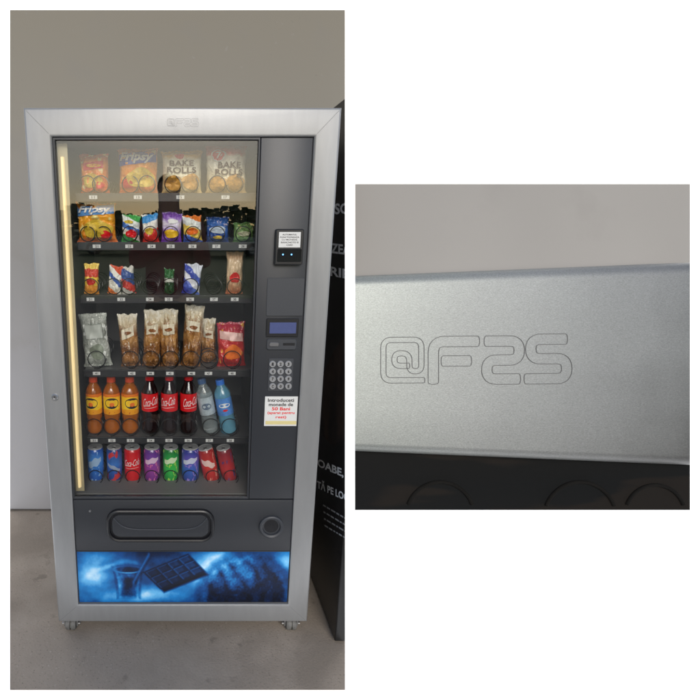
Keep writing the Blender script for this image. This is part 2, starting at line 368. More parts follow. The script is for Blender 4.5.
c = at(271.5, 527, 0)
bm = lathe_y(bmn(), [(.042, .0065), (.041, -.003), (.037, -.006), (.031, -.003), (.029, .0055)], c.x, c.z, 36); CR = obj('coin_return', bm, CHAR2, VM, smooth=True)
bm = lathe_y(bmn(), [(.0285, .0058), (.018, .0050), (.0, .0048)], c.x, c.z, 30, False, False); obj('return_cup', bm, BLACK, CR, smooth=True)
c = at(90, 511, .004); obj('key_switch', lathe_y(bmn(), [(.004, .0065), (.004, .002)], c.x, c.z, 14), STEEL, VM)
# ---- advert panel: soft blue print, colour stored on a fine grid
bm = box(bmn(), il+.001, ir-.001, .011, .046, izb+.002, dz0-.002, .001); AD = obj('advert_panel', bm, CHAR, VM)
RAMP = [(0, H('#01030c')), (.22, H('#04193c')), (.45, H('#0a4585')), (.65, H('#207ec2')), (.82, H('#66b6e8')), (1, H('#d0ecfa'))]
def ramp(t):
    t = max(0, min(1, t))
    for (a, ca), (b, cb) in zip(RAMP, RAMP[1:]):
        if t <= b:
            k = (t-a)/(b-a); return tuple(ca[i]*(1-k)+cb[i]*k for i in range(3))+(1,)
def sm(d, wd): return max(0., min(1., .5-d/(2*wd)))
def ga(x, y, cx, cy, rx, ry): return math.exp(-((x-cx)/rx)**2-((y-cy)/ry)**2)
def adprint(x, y):
    n = noise.noise(Vector((x*.045, y*.07, 1))); n2 = noise.noise(Vector((x*.16, y*.2, 4))); n3 = noise.noise(Vector((x*.5, y*.5, 9)))
    I = .33+.14*n+.06*n2
    I += .60*ga(x, y, 93, 577, 17, 15)+.35*ga(x, y, 120, 598, 34, 8)+.30*ga(x, y, 100, 560, 20, 8)+.34*ga(x, y, 155, 596, 34, 10)
    I += .62*ga(x, y, 207+.6*(566-y), 572, 17, 20)+.30*ga(x, y, 228, 558, 22, 6)+.50*ga(x, y, 288, 563, 12, 12)-.14*ga(x, y, 160, 555, 24, 4)
    I += .22*math.exp(-((y-(566+.003*(x-120)**2-3*math.sin(x*.11)))/2.6)**2)*sm(abs(x-122)-24, 10)
    # drinking glass: soft translucent walls, dark drink, bright rim
    k = (y-569)/31; hwid = 15-3.6*k-1.2*math.sin(k*3.0); d = max(abs(x-128)-hwid, 569-y, y-600)
    m = sm(d, 2.2)*.88; gi = .13+.10*n2+.06*n3+.36*math.exp(-((abs(x-128)-hwid+2.0)/1.8)**2)+.40*ga(x, y, 120.5, 584, 3.0, 12)+.22*ga(x, y, 134, 592, 4, 8)+.25*ga(x, y, 127, 599, 10, 2.5)
    e = ((x-128)/14.5)**2+((y-571)/3.6)**2; gi = max(gi, .66*math.exp(-((e-1)/.45)**2)); gi += .35*ga(x, y, 128, 577, 9, 2.6)
    I = I*(1-m)+gi*m
    t = ((x-134)*16+(y-584)*-27)/(16*16+27*27); t = max(0, min(1, t)); dx = x-(134+16*t); dy = y-(584-27*t); d = math.hypot(dx, dy)-2.2
    m = sm(d, 1.4)*.9; I = I*(1-m)+(.16+.36*math.exp(-((dx+.8)/1.3)**2))*m
    # chocolate bar: solid block, its side wall, bevelled squares with lit edges
    ox, oy, ux, uy, vx, vy = 144, 574, 45, -18, 17, 17
    det = ux*vy-uy*vx; a = ((x-ox)*vy-(y-oy)*vx)/det; b = (ux*(y-oy)-uy*(x-ox))/det
    m2 = sm(max(-a*45, (a-1)*45, (b-1.20)*22, -b*22), 1.4); I = I*(1-m2)+.04*m2
    d = max(-a*45, (a-1)*45, -b*22, (b-1)*22); m = sm(d, 1.2)
    if m > 0:
        fa = (a*4) % 1; fb = (b*3) % 1; inn = min(fa, 1-fa, fb, 1-fb)
        face = max(0, min(1, (inn-.16)/.08)); edge_l = math.exp(-((min(fa, fb)-.13)/.07)**2); groove = math.exp(-(inn/.06)**2)
        ci = .08+.08*face+.14*a+.05*n2+.24*edge_l-.07*groove
        I = I*(1-m)+ci*m
    # rounded pastry form at the right: soft overlapping crescents, light upper flank, dark underside
    ax, ay = (x-248)/46, (y-598)/41; q = math.hypot(ax, ay); m = sm((q-1)*30, 5)
    u = ax+.55*ay*ay; cr_ = (u*2.6+.25*n+10) % 1; seg = math.sin(cr_*math.pi)**.7
    lit = max(0, 1-(((x-236)/34)**2+((y-574)/20)**2))
    ci = .10+.26*seg*(.35+.9*lit)+.34*lit*.6+.13*n2+.09*n3+.26*math.exp(-((q-.92)/.09)**2)*(1 if x < 255 else .6)-.10*max(0, (y-590)/14)
    I = I*(1-m)+max(.03, ci)*m
    return ramp(I+.03*n3)
nx, ny = 330, 78; XA, XBd, ZA, ZBd = il+.003, ir-.003, izb+.004, dz0-.004; bm = bmn(); g = []
for j in range(ny+1):
    g.append([bm.verts.new((XA+(XBd-XA)*i/nx, .0095, ZA+(ZBd-ZA)*j/ny)) for i in range(nx+1)])
for j in range(ny):
    for i in range(nx): bm.faces.new((g[j][i], g[j][i+1], g[j+1][i+1], g[j+1][i]))
bm.verts.index_update()
cols = []
for j in range(ny+1):
    for i in range(nx+1): cols.append(adprint(77+214*i/nx, 604.5-51*j/ny))
m = bpy.data.materials.new('blue advert print'); m.use_nodes = True; t = m.node_tree; b = t.nodes['Principled BSDF']; an_ = t.nodes.new('ShaderNodeAttribute'); an_.attribute_name = 'Col'
t.links.new(an_.outputs['Color'], b.inputs['Base Color']); b.inputs['Roughness'].default_value = .3; b.inputs['Specular IOR Level'].default_value = .3
PA = obj('printed_advert', bm, m, AD, normals=False)
ca = PA.data.color_attributes.new('Col', 'FLOAT_COLOR', 'POINT')
for i, c in enumerate(cols): ca.data[i].color = c
# ---- casters
FOOT = M('foot metal', (.17, .17, .17, 1), .6, .3, .4, 90); RUB = M('wheel rubber', (.12, .118, .112, 1), .6, 0, .5, 60)
for px in (70, 292):
    c = at(px, 628, .01); bm = bmn(); box(bm, c.x-.026, c.x+.026, .022, .080, zb-.004, zb+.008, .002); lathe(bm, [(.016, zb-.012), (.020, zb-.0045)], 18, c.x, .046)
    for s in (-1, 1): box(bm, c.x+s*.0225-.0025, c.x+s*.0225+.0025, .026, .062, .016, zb-.008, .0012)
    cs = obj('caster', bm, FOOT, VM, smooth=True)
    bm = bmn(); L = [[(c.x+x, .034+r_*math.cos(2*math.pi*k/24), .0235+r_*math.sin(2*math.pi*k/24)) for k in range(24)] for r_, x in ((.013, -.019), (.020, -.018), (.0232, -.012), (.0232, -.003), (.018, -.0015), (.018, .0015), (.0232, .003), (.0232, .012), (.020, .018), (.013, .019))]
    ringstack(bm, L, True, True); obj('wheel', bm, RUB, cs, smooth=True, ang=50)
    bm = bmn(); tube(bm, [(c.x-.033, .034, .0235), (c.x+.033, .034, .0235)], .005, 10); obj('axle', bm, STEEL, cs)
for px in (72, 290):
    x = at(px, 628, .05).x; bm = bmn(); lathe(bm, [(.022, .0), (.022, .01), (.008, .014), (.008, zb+.008)], 16, x, .70); obj('rear_foot', bm, BLACK, VM)
# ---- shelves, coils, tags
BASE = [194, 243, 296, 370, 437, 486]; TZ = [at(184, b, .12).z for b in BASE]
SX0, SX1 = il+.036, gr+.028; SH = []
for r_, z in enumerate(TZ):
    bm = box(bmn(), SX0, SX1, .1205, .58, z-.005, z-.001); sh = obj('shelf', bm, TRAY, VM); SH.append(sh)
    obj('price_rail', box(bmn(), SX0, SX1, .114, .120, z-.023, z+.003, .001), RAILM, sh)
COILME = {}
def coil(px, row, rad):
    key = round(rad, 3)
    if key not in COILME:
        pts = []
        for k in range(0, 20*5+1):
            a = 2*math.pi*k/20; y = .014*k/20 if k < 20 else .014+.062*(k-20)/20
            pts.append((rad*math.sin(a), y, rad-rad*math.cos(a)))
        bm = tube(bmn(), pts, .0017, 5); o = obj('coil', bm, WIRE, SH[row], smooth=True, local=True); COILME[key] = o.data
    else:
        o = bpy.data.objects.new('coil', COILME[key]); COL.objects.link(o); o.parent = SH[row]
    o.location = Vector((at(px, BASE[row], .13).x, .123, TZ[row]+.0035))-ORG[VM.name]; o.rotation_euler = (0, R(random.uniform(-25, 25)), 0)
    rr_ = o.rotation_euler.y; o.location += Vector((-rad*math.sin(rr_), 0, rad*(1-math.cos(rr_))))
def pricetag(p, row, s):
    c = at(p+random.uniform(-.8, .8), BASE[row]+4, .1136); z = TZ[row]-.010; bm = box(bmn(), c.x-.0125, c.x+.0125, .1125, .1138, z-.0055, z+.0055); tg = obj('price_tag', bm, WHITE, SH[row])
    bm = text(bmn(), s, flat(c.x, z, .005*len(s), .0080, .1120), .02); obj('tag_number', bm, INK, tg)
# ------------------------------------------------------------------ goods
IY = .168
def bagshape(bm, wd, h, t, seed, nu=24, nv=34):
    def base(v):
        q = abs(v)/.90; return (1-q**2.8)**.5 if q < 1 else 0.
    def dep(u, v, sgn=0):
        b_ = base(v); e = max(0, 1-abs(u)**3)**.6
        fold = abs(noise.noise(Vector((u*3.1+sgn*5, v*2.3, seed+8))))
        d = t/2*b_*e+.0012+noise.noise(Vector((u*2.2+sgn*9, v*2.8, seed)))*t*.24*b_*e-fold*t*.16*b_*e+noise.noise(Vector((u*6+sgn*9, v*7, seed+3)))*t*.08*b_*e+math.sin(u*17+seed+3*v)*.0030*e*max(0, 1-abs(abs(v)-.80)/.20)
        return max(.0011, d)
    def X(u, v): return wd/2*u*(1-.09*base(v)**.7+.05*noise.noise(Vector((seed, v*3, u)))+.02)
    g = {}
    for s in (-1, 1):
        for i in range(nu+1):
            for j in range(nv+1):
                u = -1+2*i/nu; v = -1+2*j/nv
                if j in (0, nv): zz = (v+1)/2*h+(.0012 if i % 2 else -.0012)
                else: zz = (v+1)/2*h
                g[s, i, j] = bm.verts.new((X(u, v), s*dep(u, v, s), zz+.007*noise.noise(Vector((u*2, seed, v)))*(v > .5)))
        for i in range(nu):
            for j in range(nv): bm.faces.new((g[s, i, j], g[s, i+1, j], g[s, i+1, j+1], g[s, i, j+1]))
    for i in range(nu):
        for j in (0, nv): bm.faces.new((g[-1, i, j], g[-1, i+1, j], g[1, i+1, j], g[1, i, j]))
    for j in range(nv):
        for i in (0, nu): bm.faces.new((g[-1, i, j], g[-1, i, j+1], g[1, i, j+1], g[1, i, j]))
    return lambda x, z: -dep(max(-1, min(1, x/(wd/2*.95))), z/h*2-1, -1)-.0030
SEED = [0]
def bag(name, label, cat, px0, px1, top, row, t, m, prints=(), group=None, rot=0., dy=0.):
    SEED[0] += 1.7; zf = TZ[row]; iy = IY+dy; a = at(px0, top, iy-t/3); b = at(px1, top, iy-t/3); h = a.z-zf-.004; mid = at((px0+px1)/2, (top+BASE[row])/2, iy)
    k = at(px1, (top+BASE[row])/2, iy-t/3).x-at(px0, (top+BASE[row])/2, iy-t/3).x
    o = thing(name, label, cat, (mid.x, iy, zf+.001), group); o.rotation_euler = (0, R(rot), 0)
    bm = bmn(); sf = bagshape(bm, k, h, t, SEED[0]); obj('wrapper', bm, m, o, smooth=True, local=True, ang=80)
    for n_, p in enumerate(prints):
        bm = bmn(); ex = .0005*n_
        if p[0] == 'text':
            _, body, cx, cz, tw, th, pm, sh_ = p[:8]
            text(bm, body, lambda u, v: Vector(((cx+u*tw)*k, sf((cx+u*tw)*k, (cz+v*th)*h)-.0042-ex, (cz+v*th)*h)), p[8] if len(p) > 8 else .02, sh_); nm = 'printed_lettering'
        elif p[0] == 'oval':
            _, cx, cz, tw, th, pm = p; n = 24
            cen = bm.verts.new((cx*k, sf(cx*k, cz*h)-ex, cz*h)); prev = None
            for q in (.35, .7, 1.):
                rg = []
                for i in range(n):
                    an = 2*math.pi*i/n; wv = 1+.07*math.sin(3*an+SEED[0])+.04*math.sin(5*an+2*cx); x = (cx+tw/2*q*wv*math.cos(an))*k; z = (cz+th/2*q*wv*math.sin(an))*h; rg.append(bm.verts.new((x, sf(x, z)-ex, z)))
                for i in range(n):
                    j = (i+1) % n
                    bm.faces.new((cen, rg[i], rg[j]) if prev is None else (prev[i], rg[i], rg[j], prev[j]))
                prev = rg
            nm = 'printed_picture'
        elif p[0] == 'band':
            _, x0, x1, z0, z1, sl, pm = p; g = {}; n = 12
            for i in range(n+1):
                for j in range(5):
                    x = (x0+(x1-x0)*i/n); z = z0+(z1-z0)*j/4+sl*x; g[i, j] = bm.verts.new((x*k, sf(x*k, z*h)+.0005-ex, z*h))
            for i in range(n):
                for j in range(4): bm.faces.new((g[i, j], g[i+1, j], g[i+1, j+1], g[i, j+1]))
            nm = 'printed_band'
        obj(nm, bm, pm, o, local=True, normals=False, smooth=True)
    return o
def swoosh(bm, rq, z0, hh, h, sx=1.0):     # flowing ribbon stroke under the script
    n = 18; g = [[bm.verts.new((rq*math.sin(a), -rq*math.cos(a), z0+hh*math.sin(a*2.4)*.8+s*(.0035+.0035*math.cos(a*1.5))*h*4)) for s in (-1, 1)] for a in [sx*(-.85+1.7*i/n) for i in range(n+1)]]
    for p, q in zip(g, g[1:]): bm.faces.new((p[0], q[0], q[1], p[1]))
def bottle(label, px0, px1, top, row, body, cap, lab, rot=0., cat='bottle', txt=None, group=None, lz=(.36, .68), shape=0, xo=0., name='drink_bottle', pic=None, spin=0.):
    zf = TZ[row]; a = at((px0+px1)/2, (top+BASE[row])/2, IY); k = at(px1, (top+BASE[row])/2, IY).x-at(px0, (top+BASE[row])/2, IY).x; h = at(184, top, IY).z-zf-.002; r = k/2
    o = thing(name, label, cat, (a.x+xo, IY, zf+.001), group); o.rotation_euler = (0, R(rot), R(spin))
    if shape == 0: P = [(.80, 0), (.95, .015), (1, .05), (.97, .16), (.90, .28), (.93, .36), (.96, .52), (.97, .66), (.93, .72), (.74, .80), (.47, .87), (.40, .90), (.40, .925)]
    elif shape == 2: P = [(.80, 0), (.94, .015), (1, .05), (.98, .14), (.86, .20), (.86, .24), (.97, .30), (.97, .72), (.92, .77), (.72, .83), (.5, .875), (.42, .90), (.42, .925)]
    else: P = [(.85, 0), (.98, .012), (1, .05), (.95, .10), (1, .15), (.95, .20), (1, .25), (.95, .30), (.97, .36), (.97, .68), (1, .71), (.88, .79), (.55, .87), (.42, .905), (.42, .93)]
    bm = lathe(bmn(), [(q*r, z*h) for q, z in P], 40)
    for v in bm.verts:
        zz = v.co.z/h; an = math.atan2(v.co.y, v.co.x); f = 1-(.06*max(0, 1-zz/.14)*(.5+.5*math.cos(5*an)))
        if shape == 0 and .12 < zz < .34: f -= .02*(.5+.5*math.cos(10*an))
        v.co.x *= f; v.co.y *= f
    obj('bottle_body', bm, body, o, smooth=True, local=True, ang=60)
    obj('neck_ring', lathe(bmn(), [(.42*r, .885*h), (.54*r, .888*h), (.54*r, .897*h), (.42*r, .90*h)], 24), body, o, smooth=True, local=True)
    bm = lathe(bmn(), [(.46*r, .905*h), (.50*r, .91*h), (.50*r, .985*h), (.45*r, h)], 40)
    for i, v in enumerate(bm.verts):
        if i % 2: v.co.x *= .95; v.co.y *= .95
    obj('cap', bm, cap, o, local=True)
    lb = obj('label_sleeve', lathe(bmn(), [(.99*r, lz[0]*h), (.995*r, (lz[0]+.02)*h), (.995*r, (lz[1]-.02)*h), (.985*r, lz[1]*h)], 30, capb=False, capt=False), lab, o, smooth=True, local=True)
    rr_ = 1.015*r; zc = (lz[0]+lz[1])/2*h
    if txt:
        bm = text(bmn(), txt[0], lambda u, v: Vector((rr_*math.sin(u*txt[1]), -rr_*math.cos(u*txt[1]), zc+.02*h+.05*h*u+v*txt[2]*h)), .0, .5); swoosh(bm, rr_, zc-.085*h, .010*h, h*.12, 1.0); obj('label_lettering', bm, txt[3], lb, local=True, normals=False)
    if pic:
        for q_, (pm, sx, sz, dz) in enumerate(pic):
            bm = bmn(); n = 22; rq = rr_*(1.002+.006*q_); zq = zc+dz*h; cen = bm.verts.new((0, -rq, zq)); rg = [bm.verts.new((rq*math.sin(sx*math.cos(2*math.pi*i/n)), -rq*math.cos(sx*math.cos(2*math.pi*i/n)), zq+sz*h*math.sin(2*math.pi*i/n))) for i in range(n)]
            for i in range(n): bm.faces.new((cen, rg[i], rg[(i+1) % n]))
            obj('label_picture', bm, pm, lb, local=True, normals=False)
    return o
def can(label, px0, px1, top, row, body, rot=0., txt=None, group=None, xo=0., dots=None):
    zf = TZ[row]; a = at((px0+px1)/2, (top+BASE[row])/2, IY); k = at(px1, (top+BASE[row])/2, IY).x-at(px0, (top+BASE[row])/2, IY).x; h = at(184, top, IY).z-zf-.002; r = k/2
    o = thing('drink_can', label, 'can', (a.x+xo, IY, zf+.001), group); o.rotation_euler = (0, R(rot), 0)
    bd = obj('can_body', lathe(bmn(), [(.86*r, .0), (.90*r, .01*h), (.99*r, .04*h), (r, .06*h), (r, .90*h), (.98*r, .92*h), (.87*r, .965*h)], 30), body, o, smooth=True, local=True)
    ld = obj('can_lid', lathe(bmn(), [(.875*r, .964*h), (.90*r, .975*h), (.90*r, .995*h), (.86*r, h), (.80*r, .985*h)], 30), LIDM, o, smooth=True, local=True)
    obj('pull_tab', box(bmn(), -.22*r, .22*r, -.55*r, .1*r, .987*h, .995*h, .001), STEEL, ld, local=True)
    obj('can_base', lathe(bmn(), [(.78*r, -.0005), (.865*r, .0), (.905*r, .0105*h)], 30), LIDM, o, smooth=True, local=True)
    rr_ = 1.012*r
    if txt:
        bm = text(bmn(), txt[0], lambda u, v: Vector((rr_*math.sin(u*txt[1]), -rr_*math.cos(u*txt[1]), (txt[4]+.05*u+v*txt[2])*h)), .0, .5); swoosh(bm, rr_, (txt[4]-.16)*h, .015*h, h*.15, 1.0); obj('can_lettering', bm, txt[3], bd, local=True, normals=False)
    if dots:
        pm, cz, hh, tl = dots; bm = bmn(); n = 14
        g_ = [[bm.verts.new((rr_*math.sin(a_), -rr_*math.cos(a_), (cz+tl*a_+s_*hh*(.55+.45*math.cos(a_*1.9))*(1+.25*math.sin(7*a_+s_)))*h)) for s_ in (-1, 1)] for a_ in [-.85+1.7*i/n for i in range(n+1)]]
        for p_, q_ in zip(g_, g_[1:]): bm.faces.new((p_[0], q_[0], q_[1], p_[1]))
        obj('can_picture', bm, pm, bd, local=True, normals=False)
    return o
CHIP = M('chip picture', '#f0b43a', .5, 0, .6, 160)
CHIP2 = M('roll picture', '#d89a48', .5, 0, .65, 120)
ORNG = M('orange print', '#f0701e', .4, 0, .3, 120)
BROWN = M('brown print dark', '#4a2410', .5)
CK = .4
bag('snack_bag', 'small orange snack bag at the left end of the top shelf', 'snack bag', 80, 109.5, 153, 0, .055,
    BAG('orange crackers', [(0, '#e2581a'), (.4, '#f4822a'), (.7, '#f89830'), (1, '#e4581a')], spots=('#fae0a0', .60, 5), crinkle=CK),
    [('oval', -.05, .34, .66, .36, CHIP), ('oval', .2, .22, .3, .18, RED), ('band', -.34, .34, .62, .80, .1, RED), ('oval', 0, .71, .5, .08, YEL)])
bag('chips_bag', 'orange crisps bag with white lettering on a blue band on the top shelf', 'crisps bag', 118, 158.5, 147, 0, .068,
    BAG('orange chips', [(0, '#dc5c16'), (.35, '#f48a22'), (.62, '#faa42c'), (1, '#ee781c')], spots=('#fce088', .62, 4), crinkle=CK),
    [('band', -.46, .46, .66, .92, .10, BLUEP), ('text', 'Fripsy', -.02, .79, .84, .25, WPRINT, .25, .035), ('oval', .08, .35, .70, .42, CHIP), ('oval', -.26, .22, .3, .2, RED)])
bag('snack_bag', 'white and gold bag of baked rolls without a red top, third on top shelf', 'snack bag', 161, 202.5, 149, 0, .078,
    BAG('gold rolls', [(0, '#e6c07a'), (.25, '#f2e2b4'), (.55, '#f6f0dc'), (.78, '#f2ead4'), (.86, '#e0b04a'), (1, '#d6a640')], crinkle=CK),
    [('text', 'BAKE', .0, .70, .58, .13, BROWN, 0, .02), ('text', 'ROLLS', .0, .54, .70, .14, BROWN, 0, .02), ('oval', -.2, .25, .44, .34, CHIP2), ('oval', .22, .28, .42, .36, CHIP2), ('oval', -.05, .86, .22, .12, RED)])
bag('snack_bag', 'white bag of baked rolls with red top and red emblem, right end of top shelf', 'snack bag', 205, 247, 142, 0, .078,
    BAG('red rolls', [(0, '#e2b870'), (.3, '#f2e2bc'), (.6, '#f8f2e2'), (.72, '#f6ecdc'), (.77, '#d8352a'), (1, '#c8241e')], wob=.05, crinkle=CK),
    [('text', 'BAKE', .06, .57, .54, .12, BROWN, 0, .02), ('text', 'ROLLS', .05, .43, .66, .12, BROWN, 0, .02), ('oval', -.2, .20, .46, .30, CHIP2), ('oval', .22, .23, .42, .32, CHIP2), ('oval', -.20, .76, .34, .24, WPRINT), ('oval', -.20, .76, .29, .20, RED), ('text', '7', -.20, .76, .13, .13, WPRINT, 0, .02)])
for p in (87.5, 101, 130.5, 147, 173, 190, 217, 234.5): coil(p, 0, .026)
for p, s in ((94, '11'), (138, '13'), (181, '15'), (226, '17')): pricetag(p, 0, s)
# row 2
bag('chips_bag', 'orange crisps bag with pale blue top band at the left end of the second shelf', 'crisps bag', 77, 116.5, 202, 1, .066,
    BAG('orange chips two', [(0, '#d86214'), (.3, '#f49c28'), (.6, '#faae30'), (1, '#f0821c')], spots=('#fce48c', .58, 4), crinkle=CK),
    [('band', -.46, .46, .70, .94, .08, M('light blue print', '#5f92cc', .4)), ('text', 'Fripsy', -.02, .82, .82, .23, WPRINT, .25, .035), ('oval', .05, .34, .74, .46, CHIP), ('oval', .25, .2, .3, .2, RED)])
bag('wafer_pack', 'small green and white wafer pack right of the crisps on second shelf', 'wafer pack', 121, 139.5, 214, 1, .035,
    BAG('green wafer', [(0, '#3f9a48'), (.35, '#f0eee4'), (.55, '#3a72c8'), (.75, '#e8ece8'), (1, '#50b058')], interp='CONSTANT', wob=.10, tilt=.3, crinkle=CK), [('oval', .05, .32, .6, .3, RED), ('oval', -.1, .75, .5, .12, CHIP)], rot=3)
bag('wafer_pack', 'small red, white and blue wafer pack on the second shelf', 'wafer pack', 142.5, 159, 213, 1, .035,
    BAG('red wafer', [(0, '#d8342c'), (.3, '#f0ece4'), (.6, '#4a9ce0'), (.85, '#f0f0ec'), (1, '#c83030')], interp='CONSTANT', wob=.10, tilt=-.2, crinkle=CK), [('oval', -.05, .4, .5, .25, CHIP)], rot=-2)
bag('wafer_pack', 'purple and white biscuit pack in the middle of the second shelf', 'biscuit pack', 161, 181.5, 212, 1, .038,
    BAG('purple biscuit', [(0, '#6b38a8'), (.35, '#8a59c4'), (.58, '#f0e8f8'), (.8, '#7d48b4'), (1, '#5c3890')], wob=.14, crinkle=CK), [('oval', 0, .30, .7, .3, YEL), ('oval', .05, .72, .5, .16, WPRINT)], rot=2)
bag('wafer_pack', 'yellow and blue biscuit pack right of the purple one on second shelf', 'biscuit pack', 183, 202.5, 215, 1, .038,
    BAG('yellow biscuit', [(0, '#3a64bc'), (.35, '#f0d058'), (.7, '#e8ece8'), (1, '#e88036')], interp='CONSTANT', wob=.12, tilt=.3, crinkle=CK), [('oval', 0, .42, .6, .26, ORNG)], rot=-3)
bag('wafer_pack', 'dark blue wafer pack with a pale oval on the second shelf', 'wafer pack', 206, 229, 216, 1, .036,
    BAG('navy wafer', [(0, '#1c3068'), (.4, '#2c54a4'), (.7, '#3868b4'), (1, '#1a2a58')], crinkle=CK), [('oval', 0, .5, .7, .3, M('pale print', '#c4d0e0', .4)), ('oval', 0, .2, .4, .14, CHIP)])
bag('wafer_pack', 'added pack standing in for greenish glass reflections at the right end of the second shelf', 'wafer pack', 233, 254, 222, 1, .036,
    BAG('added pack reflection green', [(0, '#547a3c'), (.5, '#86a866'), (1, '#446838')], crinkle=CK), [('oval', 0, .45, .6, .26, M('added pack cream print', '#d4d4b4', .4))])  # added pack; its green stands in for reflections in the glass
for p in (88, 104, 130, 150.5, 171, 193, 217, 243): coil(p, 1, .024)
for p, s in ((96, '21'), (130, '23'), (151, '24'), (171, '25'), (193, '26'), (217, '27'), (243, '28')): pricetag(p, 1, s)
# row 3
bag('snack_bar', 'yellow and orange snack bar at the left end of the third shelf', 'snack bar', 83.5, 98.5, 262, 2, .03,
    BAG('yellow bar', [(0, '#e8962e'), (.3, '#fcd048'), (.55, '#d8402c'), (.8, '#fcd868'), (1, '#f0982c')], interp='CONSTANT', wob=.12, crinkle=CK), [('oval', 0, .4, .6, .2, RED)], rot=2)
bag('snack_bar', 'orange and white snack bar with blue stripe, second on third shelf', 'snack bar', 107, 121, 265, 2, .03,
    BAG('white bar', [(0, '#e8762e'), (.3, '#f0ece0'), (.62, '#3a64bc'), (.8, '#f2eee6'), (1, '#d8502e')], interp='CONSTANT', wob=.08, tilt=.4, crinkle=CK), rot=6)
bag('snack_bar', 'red and blue snack bar leaning beside the orange and white bar', 'snack bar', 122, 136, 266, 2, .03,
    BAG('red blue bar', [(0, '#dcd8d0'), (.3, '#c83028'), (.6, '#2c4c94'), (1, '#e0dcd4')], interp='CONSTANT', wob=.08, tilt=.3, crinkle=CK), rot=-5)
bag('snack_bar', 'small dark green chocolate bar with white patch on the third shelf', 'snack bar', 164, 174.5, 268, 2, .025,
    BAG('green bar', [(0, '#1c4c2c'), (.45, '#e4e8dc'), (.6, '#2c6c3c'), (1, '#183c24')], interp='CONSTANT', wob=.06, crinkle=CK))
bag('snack_bar', 'blue and white chocolate bar leaning on the third shelf', 'snack bar', 181.5, 199.5, 263, 2, .03,
    BAG('blue bar', [(0, '#3044a4'), (.3, '#5670cc'), (.55, '#ececf4'), (.75, '#4258b4'), (1, '#d8dce8')], interp='CONSTANT', wob=.1, tilt=.5, crinkle=CK), rot=6)
bag('snack_bag', 'tall beige snack pack with red patch at the right end of third shelf', 'snack pack', 226, 243, 251, 2, .035,
    BAG('beige pack', [(0, '#b8603c'), (.35, '#d8b490'), (.7, '#e8ccaa'), (1, '#c09470')], crinkle=CK), [('oval', 0, .4, .6, .24, RED)])
for p in (91, 114, 129, 150, 169.5, 190.5, 214, 235): coil(p, 2, .026)
for p, s in ((91, '31'), (121, '33'), (150, '34'), (169, '35'), (190, '36'), (214, '37'), (235, '38')): pricetag(p, 2, s)
# row 4
CLEAR = BAG('clear film pack', [(0, '#9ca098'), (.3, '#c4c8c0'), (.6, '#7c8078'), (1, '#b0b4ac')], wob=.35, rough=.15, coat=1, spots=('#eceeea', .58, 6), crinkle=.6)
bag('food_pack', 'grey clear plastic food pack at the left end of the fourth shelf', 'food pack', 83.5, 111.5, 313, 3, .045, CLEAR, [('band', -.3, .3, .55, .8, .0, M('pale sticker', '#b4b8b2', .4)), ('oval', .05, .3, .5, .3, M('grey green print', '#848c7c', .4, 0, .4, 120))], rot=-4)
CRS = [BAG('pastry film %d' % i, [(0, '#6c421c'), (.15, '#a8723a'), (.34, '#804e22'), (.50, '#c49052'), (.64, '#925a2a'), (.80, '#d8c6a4'), (1, '#e6dfd0')], wob=.20+.03*i, scale=3.5+i, rough=.2, coat=1, spots=('#f0e6d6', .65+.01*i, 7+i), crinkle=.6) for i in range(5)]
CRLAB = M('cream label', '#e0d4bc', .4, 0, .35, 120)
for i, (a, b, t, lb) in enumerate(((120.5, 140.5, 314, 'wrapped brown croissant beside the grey clear food pack'), (141.5, 160, 310, 'wrapped brown croissant, second from the left on the fourth shelf'),
        (160.5, 180, 309, 'wrapped brown croissant, third from the left on the fourth shelf'), (180.5, 200.5, 305, 'tallest wrapped brown croissant, fourth from the left on its shelf'), (201, 217, 318, 'small dim wrapped croissant beside the red snack bag'))):
    bag('croissant_pack', lb, 'croissant', a, b, t, 3, .056 if i < 4 else .044, CRS[i], [('band', -.30, .30, .58+.03*(i % 2), .76, .12-.1*i*.5, CRLAB), ('oval', .0, .67, .4, .06, M('brown print', '#8a5428', .4))], group='wrapped croissants on the fourth shelf', rot=(-3, 3, -2, 4, -2)[i], dy=0 if i < 4 else .05)
bag('snack_bag', 'red snack bag with yellow patch at the right end of fourth shelf', 'snack bag', 217.5, 246, 322, 3, .05,
    BAG('red bag', [(0, '#a41c1c'), (.4, '#d0342c'), (.7, '#c03038'), (1, '#a42440')], spots=('#e8a040', .62, 4), crinkle=CK), [('oval', .05, .35, .6, .34, ORNG), ('band', -.4, .4, .62, .8, -.1, M('pale pink print', '#e8b8b0', .4, 0, .3, 90))], rot=-2)
for p in (97, 130.5, 151, 170.5, 191, 209, 232): coil(p, 3, .030)
for p, s in ((97, '41'), (131, '43'), (151, '44'), (170, '45'), (191, '46'), (209, '47'), (232, '48')): pricetag(p, 3, s)
